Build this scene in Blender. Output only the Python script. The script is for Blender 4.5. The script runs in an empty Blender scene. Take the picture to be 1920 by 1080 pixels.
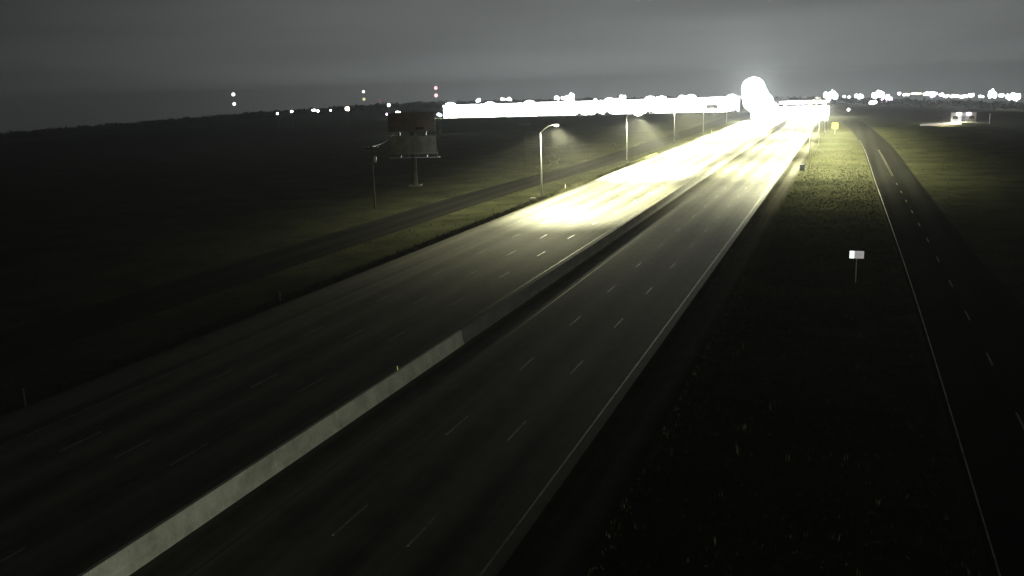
import bpy, bmesh, math, random
from mathutils import Vector, Matrix
random.seed(31)
sc = bpy.context.scene
COL = sc.collection

# ------------------------------------------------------------------ camera
# world frame: X = right of the road, Y = along the road, Z = up; the camera
# sits 18.27 m above the road on a roadside mast (solved from the lane dashes)
FPX, CAMZ = 1760.0, 18.27
VPX, VPY, ROLL = 1594.0, 146.0, math.radians(1.8)
_d = Vector((VPX - 960, VPY - 540, FPX)).normalized()
_p = Vector((VPX - 960 - 1000*math.cos(ROLL), VPY - 540 + 1000*math.sin(ROLL), FPX))
_n = _d.cross(_p).normalized()
if _n.y > 0: _n = -_n
_r = _d.cross(_n)
if _r.x < 0: _r = -_r
right = Vector((_r.x, _d.x, _n.x)); up = -Vector((_r.y, _d.y, _n.y)); fwd = Vector((_r.z, _d.z, _n.z))
cam_d = bpy.data.cameras.new('camera'); cam = bpy.data.objects.new('camera', cam_d); COL.objects.link(cam)
cam.matrix_world = Matrix((( right.x, up.x, -fwd.x, 0), (right.y, up.y, -fwd.y, 0), (right.z, up.z, -fwd.z, CAMZ), (0, 0, 0, 1)))
cam_d.sensor_width = 36.0; cam_d.lens = FPX/1920*36.0; cam_d.clip_start = 0.5; cam_d.clip_end = 20000
sc.camera = cam
def ray(x, y): return (right*(x-960) - up*(y-540) + fwd*FPX)
def gp(x, y, z=0.0):                       # point where a pixel's ray meets height z
    v = ray(x, y); t = (z - CAMZ)/v.z; return Vector((v.x*t, v.y*t, z))
def pd(x, y, dist):                        # point on a pixel's ray at a horizontal distance
    v = ray(x, y); t = dist/math.hypot(v.x, v.y); return Vector((v.x*t, v.y*t, CAMZ + v.z*t))

# ------------------------------------------------------------------ world: overcast night sky lit by a town
w = bpy.data.worlds.new('World'); sc.world = w; w.use_nodes = True
nt = w.node_tree; nt.nodes.clear()
def N(t, **k):
    n = nt.nodes.new(t)
    for a, b in k.items(): setattr(n, a, b)
    return n
def L(a, b): nt.links.new(a, b)
def M(op, a, b=None, c=None, clamp=False):
    n = N('ShaderNodeMath', operation=op); n.use_clamp = clamp
    for i, v in enumerate((a, b, c)):
        if v is None: continue
        if isinstance(v, (int, float)): n.inputs[i].default_value = v
        else: L(v, n.inputs[i])
    return n.outputs[0]
out = N('ShaderNodeOutputWorld'); geo = N('ShaderNodeTexCoord')
sep = N('ShaderNodeSeparateXYZ'); L(geo.outputs['Generated'], sep.inputs[0])
elev = M('MAXIMUM', sep.outputs[2], 0.0)
town = Vector((math.sin(math.radians(-8)), math.cos(math.radians(-8)), 0))
dotn = N('ShaderNodeVectorMath', operation='DOT_PRODUCT'); L(geo.outputs['Generated'], dotn.inputs[0]); dotn.inputs[1].default_value = town
side = M('POWER', M('MAXIMUM', M('MULTIPLY_ADD', dotn.outputs['Value'], 0.5, 0.5), 0.0), 13.0)
fall = M('EXPONENT', M('MULTIPLY', M('MULTIPLY', elev, elev), -16.0))
mapn = N('ShaderNodeMapping'); mapn.inputs['Scale'].default_value = (1.6, 1.6, 16.0); L(geo.outputs['Generated'], mapn.inputs[0])
cl = N('ShaderNodeTexNoise'); cl.inputs['Scale'].default_value = 1.7; cl.inputs['Detail'].default_value = 5; L(mapn.outputs[0], cl.inputs['Vector'])
cloud = M('MULTIPLY_ADD', cl.outputs['Fac'], 0.7, 0.65)
glow = M('MULTIPLY', M('MULTIPLY', side, fall), cloud)
lum = M('MULTIPLY_ADD', glow, 0.165, 0.007)
bg = N('ShaderNodeBackground'); bg.inputs[0].default_value = (0.94, 1.0, 0.985, 1); L(lum, bg.inputs[1])
sky = N('ShaderNodeTexSky', sky_type='NISHITA'); sky.sun_disc = False
sky.sun_elevation = math.radians(-9); sky.sun_rotation = math.radians(120)
bg2 = N('ShaderNodeBackground'); L(sky.outputs[0], bg2.inputs[0]); bg2.inputs[1].default_value = 0.05
add = N('ShaderNodeAddShader'); L(bg.outputs[0], add.inputs[0]); L(bg2.outputs[0], add.inputs[1]); L(add.outputs[0], out.inputs[0])

vs = sc.view_settings; vs.view_transform = 'Standard'; vs.look = 'None'; vs.exposure = 0; vs.gamma = 1
cy = sc.cycles
cy.use_denoising = True; cy.max_bounces = 4; cy.diffuse_bounces = 2; cy.glossy_bounces = 2; cy.volume_bounces = 0
cy.transmission_bounces = 2; cy.sample_clamp_indirect = 4; cy.use_light_tree = True; cy.caustics_reflective = False; cy.caustics_refractive = False

# ------------------------------------------------------------------ helpers
def tag(o, label=None, cat=None, group=None, kind=None):
    if label: o['label'] = label
    if cat: o['category'] = cat
    if group: o['group'] = group
    if kind: o['kind'] = kind
    return o
def thing(name, label, cat, loc=(0, 0, 0), rz=0.0, group=None):
    o = bpy.data.objects.new(name, None); COL.objects.link(o); o.empty_display_size = 0.3
    o.location = loc; o.rotation_euler = (0, 0, rz); return tag(o, label, cat, group)
def obj(name, bm, mat, parent=None, smooth=False):
    me = bpy.data.meshes.new(name); bm.to_mesh(me); bm.free()
    me.materials.append(mat)
    if smooth:
        for p in me.polygons: p.use_smooth = True
    o = bpy.data.objects.new(name, me); COL.objects.link(o); o.parent = parent; return o
def inst(src, parent=None, loc=None, name=None):
    c = src.copy(); COL.objects.link(c); c.parent = parent
    if loc is not None: c.location = loc
    return c
def box(bm, x0, x1, y0, y1, z0, z1):
    v = [bm.verts.new((x, y, z)) for z in (z0, z1) for y in (y0, y1) for x in (x0, x1)]
    for q in ((0, 2, 3, 1), (4, 5, 7, 6), (0, 1, 5, 4), (2, 6, 7, 3), (0, 4, 6, 2), (1, 3, 7, 5)): bm.faces.new([v[i] for i in q])
    return bm
def tube(bm, pts, radii, n=10, cap=True):
    rings = []
    for i, p in enumerate(pts):
        p = Vector(p)
        t = (Vector(pts[min(i+1, len(pts)-1)]) - Vector(pts[max(i-1, 0)])).normalized()
        a = t.cross(Vector((0, 1, 0)) if abs(t.y) < 0.9 else Vector((1, 0, 0))).normalized(); b = t.cross(a)
        rr = radii[i] if isinstance(radii, (list, tuple)) else radii
        rings.append([bm.verts.new(p + a*math.cos(k*2*math.pi/n)*rr + b*math.sin(k*2*math.pi/n)*rr) for k in range(n)])
    for r0, r1 in zip(rings, rings[1:]):
        for k in range(n): bm.faces.new((r0[k], r0[(k+1) % n], r1[(k+1) % n], r1[k]))
    if cap: bm.faces.new(rings[0][::-1]); bm.faces.new(rings[-1])
    return bm
def ellipsoid(bm, c, sx, sy, sz, sub=2):
    r = bmesh.ops.create_icosphere(bm, subdivisions=sub, radius=1.0)
    for v in r['verts']: v.co = Vector((c[0] + v.co.x*sx, c[1] + v.co.y*sy, c[2] + v.co.z*sz))
    return bm
def B(): return bmesh.new()

# materials ---------------------------------------------------------
MATS = {}
def mat(name, c1, c2=None, rough=0.8, scale=(1, 1, 1), nscale=1.0, detail=5, metallic=0.0, lo=0.35, hi=0.65, bump=0.0, coord='Object', spec=0.3):
    m = bpy.data.materials.new(name); m.use_nodes = True; t = m.node_tree; b = t.nodes['Principled BSDF']
    b.inputs['Roughness'].default_value = rough; b.inputs['Metallic'].default_value = metallic; b.inputs['Specular IOR Level'].default_value = spec
    if c2 is None: c2 = tuple(x*0.75 for x in c1)
    tc = t.nodes.new('ShaderNodeTexCoord'); mp = t.nodes.new('ShaderNodeMapping'); mp.inputs['Scale'].default_value = scale
    t.links.new(t.nodes.new('ShaderNodeNewGeometry').outputs['Position'] if coord == 'Position' else tc.outputs[coord], mp.inputs[0])
    no = t.nodes.new('ShaderNodeTexNoise'); no.inputs['Scale'].default_value = nscale; no.inputs['Detail'].default_value = detail; no.inputs['Roughness'].default_value = 0.72 if detail >= 8 else 0.5
    t.links.new(mp.outputs[0], no.inputs['Vector'])
    cr = t.nodes.new('ShaderNodeValToRGB'); cr.color_ramp.elements[0].position = lo; cr.color_ramp.elements[1].position = hi
    cr.color_ramp.elements[0].color = (*c2, 1); cr.color_ramp.elements[1].color = (*c1, 1)
    t.links.new(no.outputs['Fac'], cr.inputs[0]); t.links.new(cr.outputs[0], b.inputs['Base Color'])
    if bump:
        bp = t.nodes.new('ShaderNodeBump'); bp.inputs['Strength'].default_value = bump; t.links.new(no.outputs['Fac'], bp.inputs['Height']); t.links.new(bp.outputs[0], b.inputs['Normal'])
    MATS[name] = m; return m
def emat(name, col, strength):
    m = bpy.data.materials.new(name); m.use_nodes = True; b = m.node_tree.nodes['Principled BSDF']
    b.inputs['Base Color'].default_value = (0.6, 0.6, 0.6, 1)
    b.inputs['Emission Color'].default_value = (*col, 1); b.inputs['Emission Strength'].default_value = strength
    m.cycles.emission_sampling = 'NONE'; MATS[name] = m; return m

def pavement(name, c_light, c_dark, lanes, rough, spec=0.2):
    """worn pavement: long streaks, wheel-track darkening in each lane, fine grain"""
    m = bpy.data.materials.new(name); m.use_nodes = True; t = m.node_tree; b = t.nodes['Principled BSDF']
    def nn(ty, **k):
        n = t.nodes.new(ty)
        for a, v in k.items(): setattr(n, a, v)
        return n
    def mm(op, a, bb=None, cc=None):
        n = nn('ShaderNodeMath', operation=op)
        for i, v in enumerate((a, bb, cc)):
            if v is None: continue
            if isinstance(v, (int, float)): n.inputs[i].default_value = v
            else: t.links.new(v, n.inputs[i])
        return n.outputs[0]
    tc = nn('ShaderNodeTexCoord')
    def noise(scale, s, d=4):
        mp = nn('ShaderNodeMapping'); mp.inputs['Scale'].default_value = scale; t.links.new(tc.outputs['Object'], mp.inputs[0])
        no = nn('ShaderNodeTexNoise'); no.inputs['Scale'].default_value = s; no.inputs['Detail'].default_value = d; t.links.new(mp.outputs[0], no.inputs['Vector']); return no.outputs['Fac']
    streak = noise((1, 0.012, 1), 1.3, 6); patch = noise((1, 0.25, 1), 0.25, 3); grain = noise((1, 1, 1), 9.0, 3)
    sp = nn('ShaderNodeSeparateXYZ'); t.links.new(tc.outputs['Object'], sp.inputs[0])
    x0, wd = lanes
    ph = mm('MULTIPLY', mm('SUBTRACT', sp.outputs[0], x0), 2*math.pi/wd)
    trk = mm('MULTIPLY_ADD', mm('COSINE', ph), 0.5, 0.5)             # dark oil band in each lane's middle
    f = mm('ADD', mm('MULTIPLY', streak, 0.75), mm('MULTIPLY', patch, 0.6))
    f = mm('ADD', f, mm('ADD', mm('MULTIPLY', grain, 0.3), mm('MULTIPLY', noise((1, 0.5, 1), 1.1, 6), 0.45))); f = mm('ADD', f, mm('MULTIPLY', trk, 0.36)); f = mm('SUBTRACT', f, 0.71)
    cr = nn('ShaderNodeValToRGB'); cr.color_ramp.elements[0].position = 0.22; cr.color_ramp.elements[1].position = 0.8
    cr.color_ramp.elements[0].color = (*c_dark, 1); cr.color_ramp.elements[1].color = (*c_light, 1)
    t.links.new(f, cr.inputs[0]); t.links.new(cr.outputs[0], b.inputs['Base Color']); b.inputs['Roughness'].default_value = rough; b.inputs['Specular IOR Level'].default_value = spec
    bp = nn('ShaderNodeBump'); bp.inputs['Strength'].default_value = 0.15; t.links.new(grain, bp.inputs['Height']); t.links.new(bp.outputs[0], b.inputs['Normal'])
    return m

m_grass = mat('grass_ground', (0.070, 0.072, 0.040), (0.014, 0.017, 0.009), 1.0, nscale=0.11, detail=9, lo=0.3, hi=0.7, spec=0.0)
m_blade = mat('grass_blade', (0.120, 0.116, 0.064), (0.024, 0.028, 0.014), 1.0, nscale=0.35, detail=8, spec=0.0)
m_pave = pavement('worn_concrete_pavement', (0.150, 0.145, 0.118), (0.034, 0.033, 0.027), (-16.3, 3.62), 0.85, 0.06)
m_shoulder = pavement('asphalt_shoulder', (0.105, 0.102, 0.085), (0.020, 0.020, 0.017), (-10, 3.0), 1.0, 0.0)
m_asph = pavement('dark_asphalt', (0.020, 0.020, 0.019), (0.009, 0.009, 0.009), (7, 3.4), 1.0, 0.0)
m_white = mat('white_road_paint', (0.42, 0.42, 0.38), (0.10, 0.10, 0.09), 0.6, nscale=0.9, detail=8, coord='Position')
m_yellow = mat('yellow_road_paint', (0.07, 0.062, 0.015), (0.02, 0.018, 0.010), 0.6, nscale=1.0, detail=8, coord='Position')
m_worn = mat('worn_white_paint', (0.32, 0.32, 0.28), (0.08, 0.05, 0.045), 0.8, nscale=0.9, detail=8, coord='Position')
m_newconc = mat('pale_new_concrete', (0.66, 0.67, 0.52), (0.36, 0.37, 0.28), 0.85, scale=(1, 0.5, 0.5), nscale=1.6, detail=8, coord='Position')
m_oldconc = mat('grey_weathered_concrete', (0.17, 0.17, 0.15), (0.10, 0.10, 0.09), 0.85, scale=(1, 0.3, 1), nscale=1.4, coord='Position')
m_galv = mat('galvanised_steel', (0.55, 0.56, 0.54), (0.40, 0.41, 0.40), 0.45, nscale=6.0, metallic=0.35)
m_dark = mat('dark_housing', (0.05, 0.05, 0.05), (0.03, 0.03, 0.03), 0.5)
m_wood = mat('weathered_wood', (0.11, 0.085, 0.06), (0.05, 0.04, 0.03), 0.9, scale=(6, 6, 0.5), nscale=2)
m_whitepost = mat('white_plastic_post', (0.75, 0.75, 0.70), (0.6, 0.6, 0.56), 0.5)
m_refl = mat('amber_reflector', (0.30, 0.24, 0.07), (0.22, 0.18, 0.05), 0.35)
m_leaf = mat('dark_foliage', (0.045, 0.058, 0.028), (0.022, 0.030, 0.014), 1.0, nscale=0.5, spec=0.0)
m_bark = mat('bark', (0.08, 0.065, 0.05), (0.04, 0.03, 0.025), 0.95, nscale=3)
m_wall = mat('white_metal_siding', (0.80, 0.80, 0.78), (0.68, 0.68, 0.66), 0.6, scale=(1, 1, 0.1), nscale=0.6)
m_roof = mat('grey_membrane_roof', (0.10, 0.10, 0.10), (0.07, 0.07, 0.07), 0.9)
m_door = mat('pale_dock_door', (0.62, 0.63, 0.65), (0.52, 0.53, 0.55), 0.6)
m_apron = mat('concrete_apron', (0.34, 0.33, 0.30), (0.22, 0.21, 0.20), 0.85, nscale=0.2)
m_bluebox = mat('blue_grey_cabinet_paint', (0.075, 0.08, 0.15), (0.05, 0.055, 0.10), 0.5)
m_red = mat('red_paint', (0.55, 0.05, 0.05), (0.4, 0.03, 0.03), 0.5)
m_signyel = mat('yellow_sign_sheeting', (0.85, 0.80, 0.05), (0.75, 0.70, 0.04), 0.4)
m_black = mat('black_paint', (0.02, 0.02, 0.02), (0.012, 0.012, 0.012), 0.5)
m_rubber = mat('tyre_rubber', (0.025, 0.025, 0.025), (0.018, 0.018, 0.018), 0.85)
m_paint = mat('silver_car_paint', (0.30, 0.31, 0.33), (0.27, 0.28, 0.30), 0.3)
m_glass = mat('dark_window_glass', (0.02, 0.025, 0.03), (0.015, 0.02, 0.02), 0.08)
e_street = emat('street_lens', (1.0, 0.97, 0.72), 12)
e_white = emat('white_lens', (0.92, 0.97, 1.0), 9)
e_warm = emat('warm_lens', (1.0, 0.86, 0.66), 8)
e_blue = emat('bluish_lens', (0.75, 0.88, 1.0), 8)
e_purple = emat('violet_lens', (0.90, 0.66, 1.0), 6)
e_green = emat('greenish_lens', (0.85, 1.0, 0.93), 7)
e_red = emat('pinkish_red_beacon', (1.0, 0.55, 0.58), 2.2)
e_dimred = emat('dim_red_beacon', (0.75, 0.12, 0.12), 0.45)
e_yelb = emat('yellow_beacon', (1.0, 0.95, 0.45), 1.2)
e_whb = emat('white_beacon', (1.0, 1.0, 0.97), 3.0)
e_head = emat('headlight_and_glare', (1.0, 1.0, 0.96), 30)
e_signglow = emat('sign_glow_bright', (0.92, 1.0, 0.98), 1.6)  # emission for sign panels that are no lamp
e_signglow2 = emat('sign_glow_dim', (1.0, 0.95, 0.97), 0.26)

# lights -------------------------------------------------------------
def light(name, kind, loc, power, col, parent, radius=0.3, aim=None, cone=None, blend=0.6):
    l = bpy.data.lights.new(name, kind); l.energy = power; l.color = col; l.shadow_soft_size = radius
    o = bpy.data.objects.new(name, l); COL.objects.link(o); o.location = loc; o.parent = parent
    if aim is not None: o.rotation_euler = Vector(aim).to_track_quat('-Z', 'Y').to_euler()
    if cone: l.spot_size = math.radians(cone); l.spot_blend = blend
    return o
def road_optic(l, h, u0, u1, half, soft, stray, wide_=0.14, sgn=1):
    """roadway luminaire optic: an even rectangular pool on the road below, sharp cut-off, a little stray light"""
    l.use_nodes = True; t = l.node_tree; em = [n for n in t.nodes if n.type == 'EMISSION'][0]
    def mm(op, a, bb=None, cc=None, clamp=False):
        n = t.nodes.new('ShaderNodeMath'); n.operation = op; n.use_clamp = clamp
        for i, v in enumerate((a, bb, cc)):
            if v is None: continue
            if isinstance(v, (int, float)): n.inputs[i].default_value = v
            else: t.links.new(v, n.inputs[i])
        return n.outputs[0]
    g = t.nodes.new('ShaderNodeNewGeometry'); s = t.nodes.new('ShaderNodeSeparateXYZ'); t.links.new(g.outputs['Incoming'], s.inputs[0])
    cz = mm('MAXIMUM', mm('MULTIPLY', s.outputs[2], -1.0), 0.12)
    u = mm('DIVIDE', mm('MULTIPLY', s.outputs[0], h), cz); v = mm('ABSOLUTE', mm('DIVIDE', mm('MULTIPLY', s.outputs[1], h), cz))
    def step(x, edge, width, rising):
        e = mm('DIVIDE', mm('SUBTRACT', x, edge) if rising else mm('SUBTRACT', edge, x), width)
        e = mm('ADD', e, 0.5, clamp=True); return mm('MULTIPLY', mm('MULTIPLY', e, e), mm('MULTIPLY_ADD', e, -2.0, 3.0))
    du = mm('SUBTRACT', u, (u0+u1)/2); vv = mm('MULTIPLY_ADD', mm('MULTIPLY', du, du), 0.06, v)
    p = mm('MULTIPLY', mm('MULTIPLY', step(u, u0, soft, True), step(u, u1, soft*0.8, False)), step(vv, half, soft*9.0, False))
    down = mm('GREATER_THAN', mm('MULTIPLY', s.outputs[2], -1.0), 0.15)
    inv = mm('DIVIDE', 1.0, mm('MULTIPLY', cz, mm('MULTIPLY', cz, cz)))
    p = mm('MULTIPLY', mm('MULTIPLY', p, inv), down)
    wide = mm('MULTIPLY', mm('EXPONENT', mm('MULTIPLY', mm('ADD', mm('MULTIPLY', mm('MULTIPLY', u, u), 1.7), mm('MULTIPLY', mm('MULTIPLY', v, v), 0.4)), -1/620.0)), mm('MULTIPLY_ADD', mm('MULTIPLY', u, -sgn/7.0, clamp=True), (0.7 if sgn > 0 else 1.3)*wide_, wide_))
    p = mm('ADD', p, mm('MULTIPLY', mm('MULTIPLY', wide, inv), mm('ADD', mm('MULTIPLY', s.outputs[2], -8.0), 0.4, clamp=True))); p = mm('ADD', p, stray)
    t.links.new(p, em.inputs['Strength'])

# ------------------------------------------------------------------ terrain
_sky = [(-400, 60), (0, 44), (480, 26), (700, 19), (820, 18), (1100, 21), (1300, 23), (1600, 32), (1900, 46), (2300, 60)]
_az = [(math.atan2(ray(x, 170).x, ray(x, 170).y), px) for x, px in _sky]
def skypx(az):
    if az <= _az[0][0]: return _az[0][1]
    for (a0, p0), (a1, p1) in zip(_az, _az[1:]):
        if az <= a1: return p0 + (p1-p0)*(az-a0)/(a1-a0)
    return _az[-1][1]
def sm(e0, e1, x):
    t = max(0.0, min(1.0, (x-e0)/(e1-e0))); return t*t*(3-2*t)
def skyz(az): return CAMZ - skypx(az)*1000/FPX          # height of the skyline at 1 km
def zg(x, y):
    r = math.hypot(x, y); g = skyz(math.atan2(x, y)) - 7.0
    return g*sm(430, 1000, r) - 55*sm(1000, 3000, r)
bm = B(); NA = 240; radii = [4*1.09**k for k in range(78)]; radii = [r for r in radii if r < 3000] + [3000]
rows = []
for r in radii:
    rows.append([bm.verts.new((r*math.sin(a), r*math.cos(a), zg(r*math.sin(a), r*math.cos(a)))) for a in (k*2*math.pi/NA for k in range(NA))])
c0 = bm.verts.new((0, 0, 0))
for k in range(NA): bm.faces.new((c0, rows[0][(k+1) % NA], rows[0][k]))
for a, b in zip(rows, rows[1:]):
    for k in range(NA): bm.faces.new((a[k], a[(k+1) % NA], b[(k+1) % NA], b[k]))
bmesh.ops.recalc_face_normals(bm, faces=bm.faces)
ground = tag(obj('ground', bm, m_grass, smooth=True), kind='structure')

def strip(name, pts, m, z, parent=None):
    """flat sheet between two edge polylines, pts = [(y, xl, xr)]"""
    bm = B(); prev = None
    for y, xl, xr in pts:
        zz = lambda x: zg(x, y) + z + (0.25*sm(430, 560, y))
        cur = (bm.verts.new((xl, y, zz(xl))), bm.verts.new((xr, y, zz(xr))))
        if prev: bm.faces.new((prev[0], prev[1], cur[1], cur[0]))
        prev = cur
    return obj(name, bm, m, parent)
YS = [-60, -20, 20, 60, 100, 140, 180, 220, 260, 300, 340, 380, 420, 460, 500, 540, 580, 620, 660, 700, 760, 820, 900]
road_l = tag(strip('left_carriageway', [(y, -47.0, -26.2) for y in YS], m_pave, 0.02), kind='structure')
road_r = tag(strip('right_carriageway', [(y, -26.2, -12.0) for y in YS], m_pave, 0.02), kind='structure')
tag(strip('right_shoulder', [(y, -12.0, -8.9) for y in YS], m_shoulder, 0.016), kind='structure')
def lfx(y): return -60.6 + 4.2*sm(140, 235, y)
front_l = tag(strip('left_frontage_road', [(y, lfx(y)-4.2, lfx(y)+4.2) for y in range(-60, 620, 20)], m_asph, 0.02), kind='structure')
def rfx(y): return 9.45 - 1.3*sm(60, 235, y) - 0.00022*max(0, y-200)**2*0.6
front_r = tag(strip('right_frontage_road', [(y, rfx(y)-3.75, rfx(y)+3.75 + 1.1*sm(110, 60, y)) for y in range(-60, 460, 10)], m_asph, 0.02), kind='structure')
# paint: solid lines, each a sheet 4 mm above its pavement
def line(parent, name, fx, y0, y1, m, wdt=0.12, dy=20):
    ys = list(range(y0, y1, dy)) + [y1]
    return strip(name, [(y, fx(y)-wdt/2, fx(y)+wdt/2) for y in ys], m, 0.024, parent)
line(road_r, 'white_edge_line', lambda y: -12.62, -20, 200, m_white, 0.10)
line(road_r, 'yellow_edge_line', lambda y: -23.6, -20, 420, m_yellow, 0.10)
line(road_l, 'white_edge_line', lambda y: -42.9, -20, 420, m_worn, 0.10)
line(road_l, 'yellow_edge_line', lambda y: -28.4, -20, 420, m_yellow, 0.10)
line(front_r, 'white_edge_line', lambda y: rfx(y)-3.45, -20, 300, m_worn, 0.07, 10)
for off in (-0.12, 0.12): line(front_r, 'yellow_centre_line', lambda y, o=off: rfx(y)+o-0.1, 190, 260, m_yellow, 0.09, 10)
bm = B(); box(bm, -0.06, 0.06, 0, 3.05, -0.001, 0.004); dash0 = None
def dashes(parent, x, y0, n):
    global dash0
    for k in range(n):
        if dash0 is None: dash0 = obj('lane_dash', bm, m_white, parent); o = dash0
        else: o = inst(dash0, parent)
        o.location = (x, y0 + 12.2*k, 0.022)
dashes(road_r, -16.35, 31.9-12.2, 30); dashes(road_r, -19.85, 31.9-12.2, 30)
dashes(road_l, -35.45, 36.4-12.2, 28); dashes(road_l, -39.1, 36.4-12.2, 28); dashes(road_l, -31.9, 36.4-12.2, 28)
bm = B(); box(bm, -0.05, 0.05, 0, 3.05, -0.001, 0.004); yd = None
for k in range(12):
    y = 40 + 12.2*k
    if yd is None: yd = obj('yellow_dash', bm, m_yellow, front_r); o = yd
    else: o = inst(yd, front_r)
    o.location = (rfx(y+1.5)-0.1, y, 0.022); o.rotation_euler = (0, 0, math.atan2(rfx(y)-rfx(y+3), 3))

# ------------------------------------------------------------------ median barrier
barrier = thing('median_barrier', 'long concrete median barrier dividing the two carriageways, pale in the foreground', 'barrier', (-26.22, 0, 0))
def seg(length, m, name):
    prof = [(0.30, 0), (0.30, 0.08), (0.17, 0.33), (0.115, 1.05), (0.095, 1.07), (-0.095, 1.07), (-0.115, 1.05), (-0.17, 0.33), (-0.30, 0.08), (-0.30, 0)]
    bm = B(); a = [bm.verts.new((x, 0.016, z)) for x, z in prof]; b = [bm.verts.new((x, length-0.016, z)) for x, z in prof]
    for i in range(len(prof)-1): bm.faces.new((a[i], b[i], b[i+1], a[i+1]))
    bm.faces.new(a); bm.faces.new(b[::-1]); bmesh.ops.recalc_face_normals(bm, faces=bm.faces)
    return obj(name, bm, m, barrier)
SEG = 6.1; p_new = p_old = None
for k in range(-15, 80):
    y = 61.5 - SEG + k*SEG - SEG*8
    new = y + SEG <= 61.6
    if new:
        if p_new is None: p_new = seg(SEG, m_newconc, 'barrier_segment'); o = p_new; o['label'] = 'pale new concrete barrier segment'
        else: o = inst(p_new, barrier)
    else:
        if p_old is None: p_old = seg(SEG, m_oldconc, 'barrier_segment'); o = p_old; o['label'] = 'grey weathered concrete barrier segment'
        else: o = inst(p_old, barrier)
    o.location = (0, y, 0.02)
for k, y in enumerate([51.2, 112.2, 173.2]):
    bm = B(); box(bm, -0.03, 0.03, -0.05, 0.05, 0, 0.26); tube(bm, [(0, -0.052, 0.2), (0, -0.06, 0.2)], 0.04, 8)
    o = obj('barrier_reflector', bm, m_refl, barrier); o.location = (0, y, 1.09)

# ------------------------------------------------------------------ street lamps
def street_lamp(x, y, s, label, group, power, half, u0, u1, glare=0.0, h=10.9, stray=0.02):
    t = thing('street_lamp', label, 'street lamp', (x, y, zg(x, y)), 0, group)
    bm = B(); box(bm, -0.35, 0.35, -0.35, 0.35, -0.05, 0.12); tube(bm, [(0, 0, 0.12), (0, 0, 0.55)], [0.22, 0.16], 12); obj('base', bm, m_oldconc, t)
    bm = B(); tube(bm, [(0, 0, 0.5), (0, 0, h*0.5), (0, 0, h)], [0.15, 0.12, 0.085], 12); obj('pole', bm, m_galv, t, True)
    bm = B(); tube(bm, [(0, 0, h-0.15), (s*0.7, 0, h+0.55), (s*1.5, 0, h+1.05), (s*2.4, 0, h+1.25)], [0.075, 0.065, 0.055, 0.045], 8); obj('arm', bm, m_galv, t, True)
    hd = B(); x0 = 2.3; zt = h+1.25
    prof = [(0, 0.05, 0.06), (0.15, 0.10, 0.10), (0.45, 0.17, 0.13), (0.8, 0.16, 0.12), (0.95, 0.06, 0.05)]
    rings = []
    for dx, wy, wz in prof: rings.append([hd.verts.new((s*(x0+dx), wy*math.cos(a), zt + (wz*math.sin(a) if math.sin(a) > 0 else 0.3*wz*math.sin(a)))) for a in (k*math.pi/5 for k in range(10))])
    for r0, r1 in zip(rings, rings[1:]):
        for k in range(10): hd.faces.new((r0[k], r0[(k+1) % 10], r1[(k+1) % 10], r1[k]))
    hd.faces.new(rings[0]); hd.faces.new(rings[-1]); bmesh.ops.recalc_face_normals(hd, faces=hd.faces)
    head = obj('lamp_head', hd, m_galv, t, True)
    gl = 4.0 if glare > 20000 else 1.5 if s > 0 else 1.0  # lens swollen well past real size to draw the lamp's bloom
    bm = B(); ellipsoid(bm, (s*(x0+0.52), 0, zt-0.06-0.1*(gl-1)), 0.30*gl, 0.15*gl, 0.09 + 0.25*(gl-1)); obj('lens', bm, e_street, head, True)
    o = light('lamp_light', 'POINT', (s*(x0+0.52), 0, zt-0.28-0.5*(gl-1)), power, (1.0, 0.98, 0.60), t, 0.45)
    hh = zt-0.28-0.5*(gl-1); a, b = (u0, u1) if s > 0 else (-u1, -u0)
    road_optic(o.data, hh, a, b, half, 4.0, stray, 0.13 if s > 0 else 0.42, s)
    if glare: light('glare_light', 'SPOT', (s*(x0+0.55), -0.35*gl, zt-0.25), glare, (1.0, 0.98, 0.86), t, 0.15, (0.1, -1, -0.22), 70, 0.9)
    return t
PW = 70000
names = ['nearest street lamp left of the road, unglaring head seen from behind', 'second street lamp from the front on the left verge, head glaring white',
         'third street lamp from the front on the left verge', 'fourth street lamp on the left verge, its head against the bright warehouse',
         'farthest street lamp of the left verge row']
for k, (x, y) in enumerate([(-48.9, 152.8), (-50.1, 224.5), (-50.3, 292.2), (-50.1, 353), (-50.2, 424)]):
    street_lamp(x, y, 1, names[k], 'street lamps along the left verge', PW if k < 4 else PW*0.4, (23, 34, 34, 34, 34)[k], -0.8, 18.5, glare=(0, 32000, 8000, 4000, 0)[k])
for k, (x, y) in enumerate([(-7.3, 206), (-7.3, 270), (-7.3, 334)]):
    street_lamp(x, y, -1, ['nearest of the street lamps on the right shoulder', 'middle street lamp on the right shoulder', 'farthest street lamp on the right shoulder, near the yellow sign'][k],
                'street lamps along the right shoulder', PW*1.15, 14, -1.5, 17.5)
# concrete pull-box pads beside the lamps
for (px, py), lb in (((999, 373), 'small pale concrete ground box beside the nearest left street lamp'), ((1163, 314), 'small pale concrete ground box beside the second left street lamp')):
    t = thing('ground_box', lb, 'ground box', gp(px, py))
    bm = B(); box(bm, -0.5, 0.5, -0.4, 0.4, -0.05, 0.16); obj('collar', bm, m_apron, t)
    bm = B(); box(bm, -0.36, 0.36, -0.27, 0.27, 0.162, 0.19); obj('lid', bm, m_newconc, t)

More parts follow.
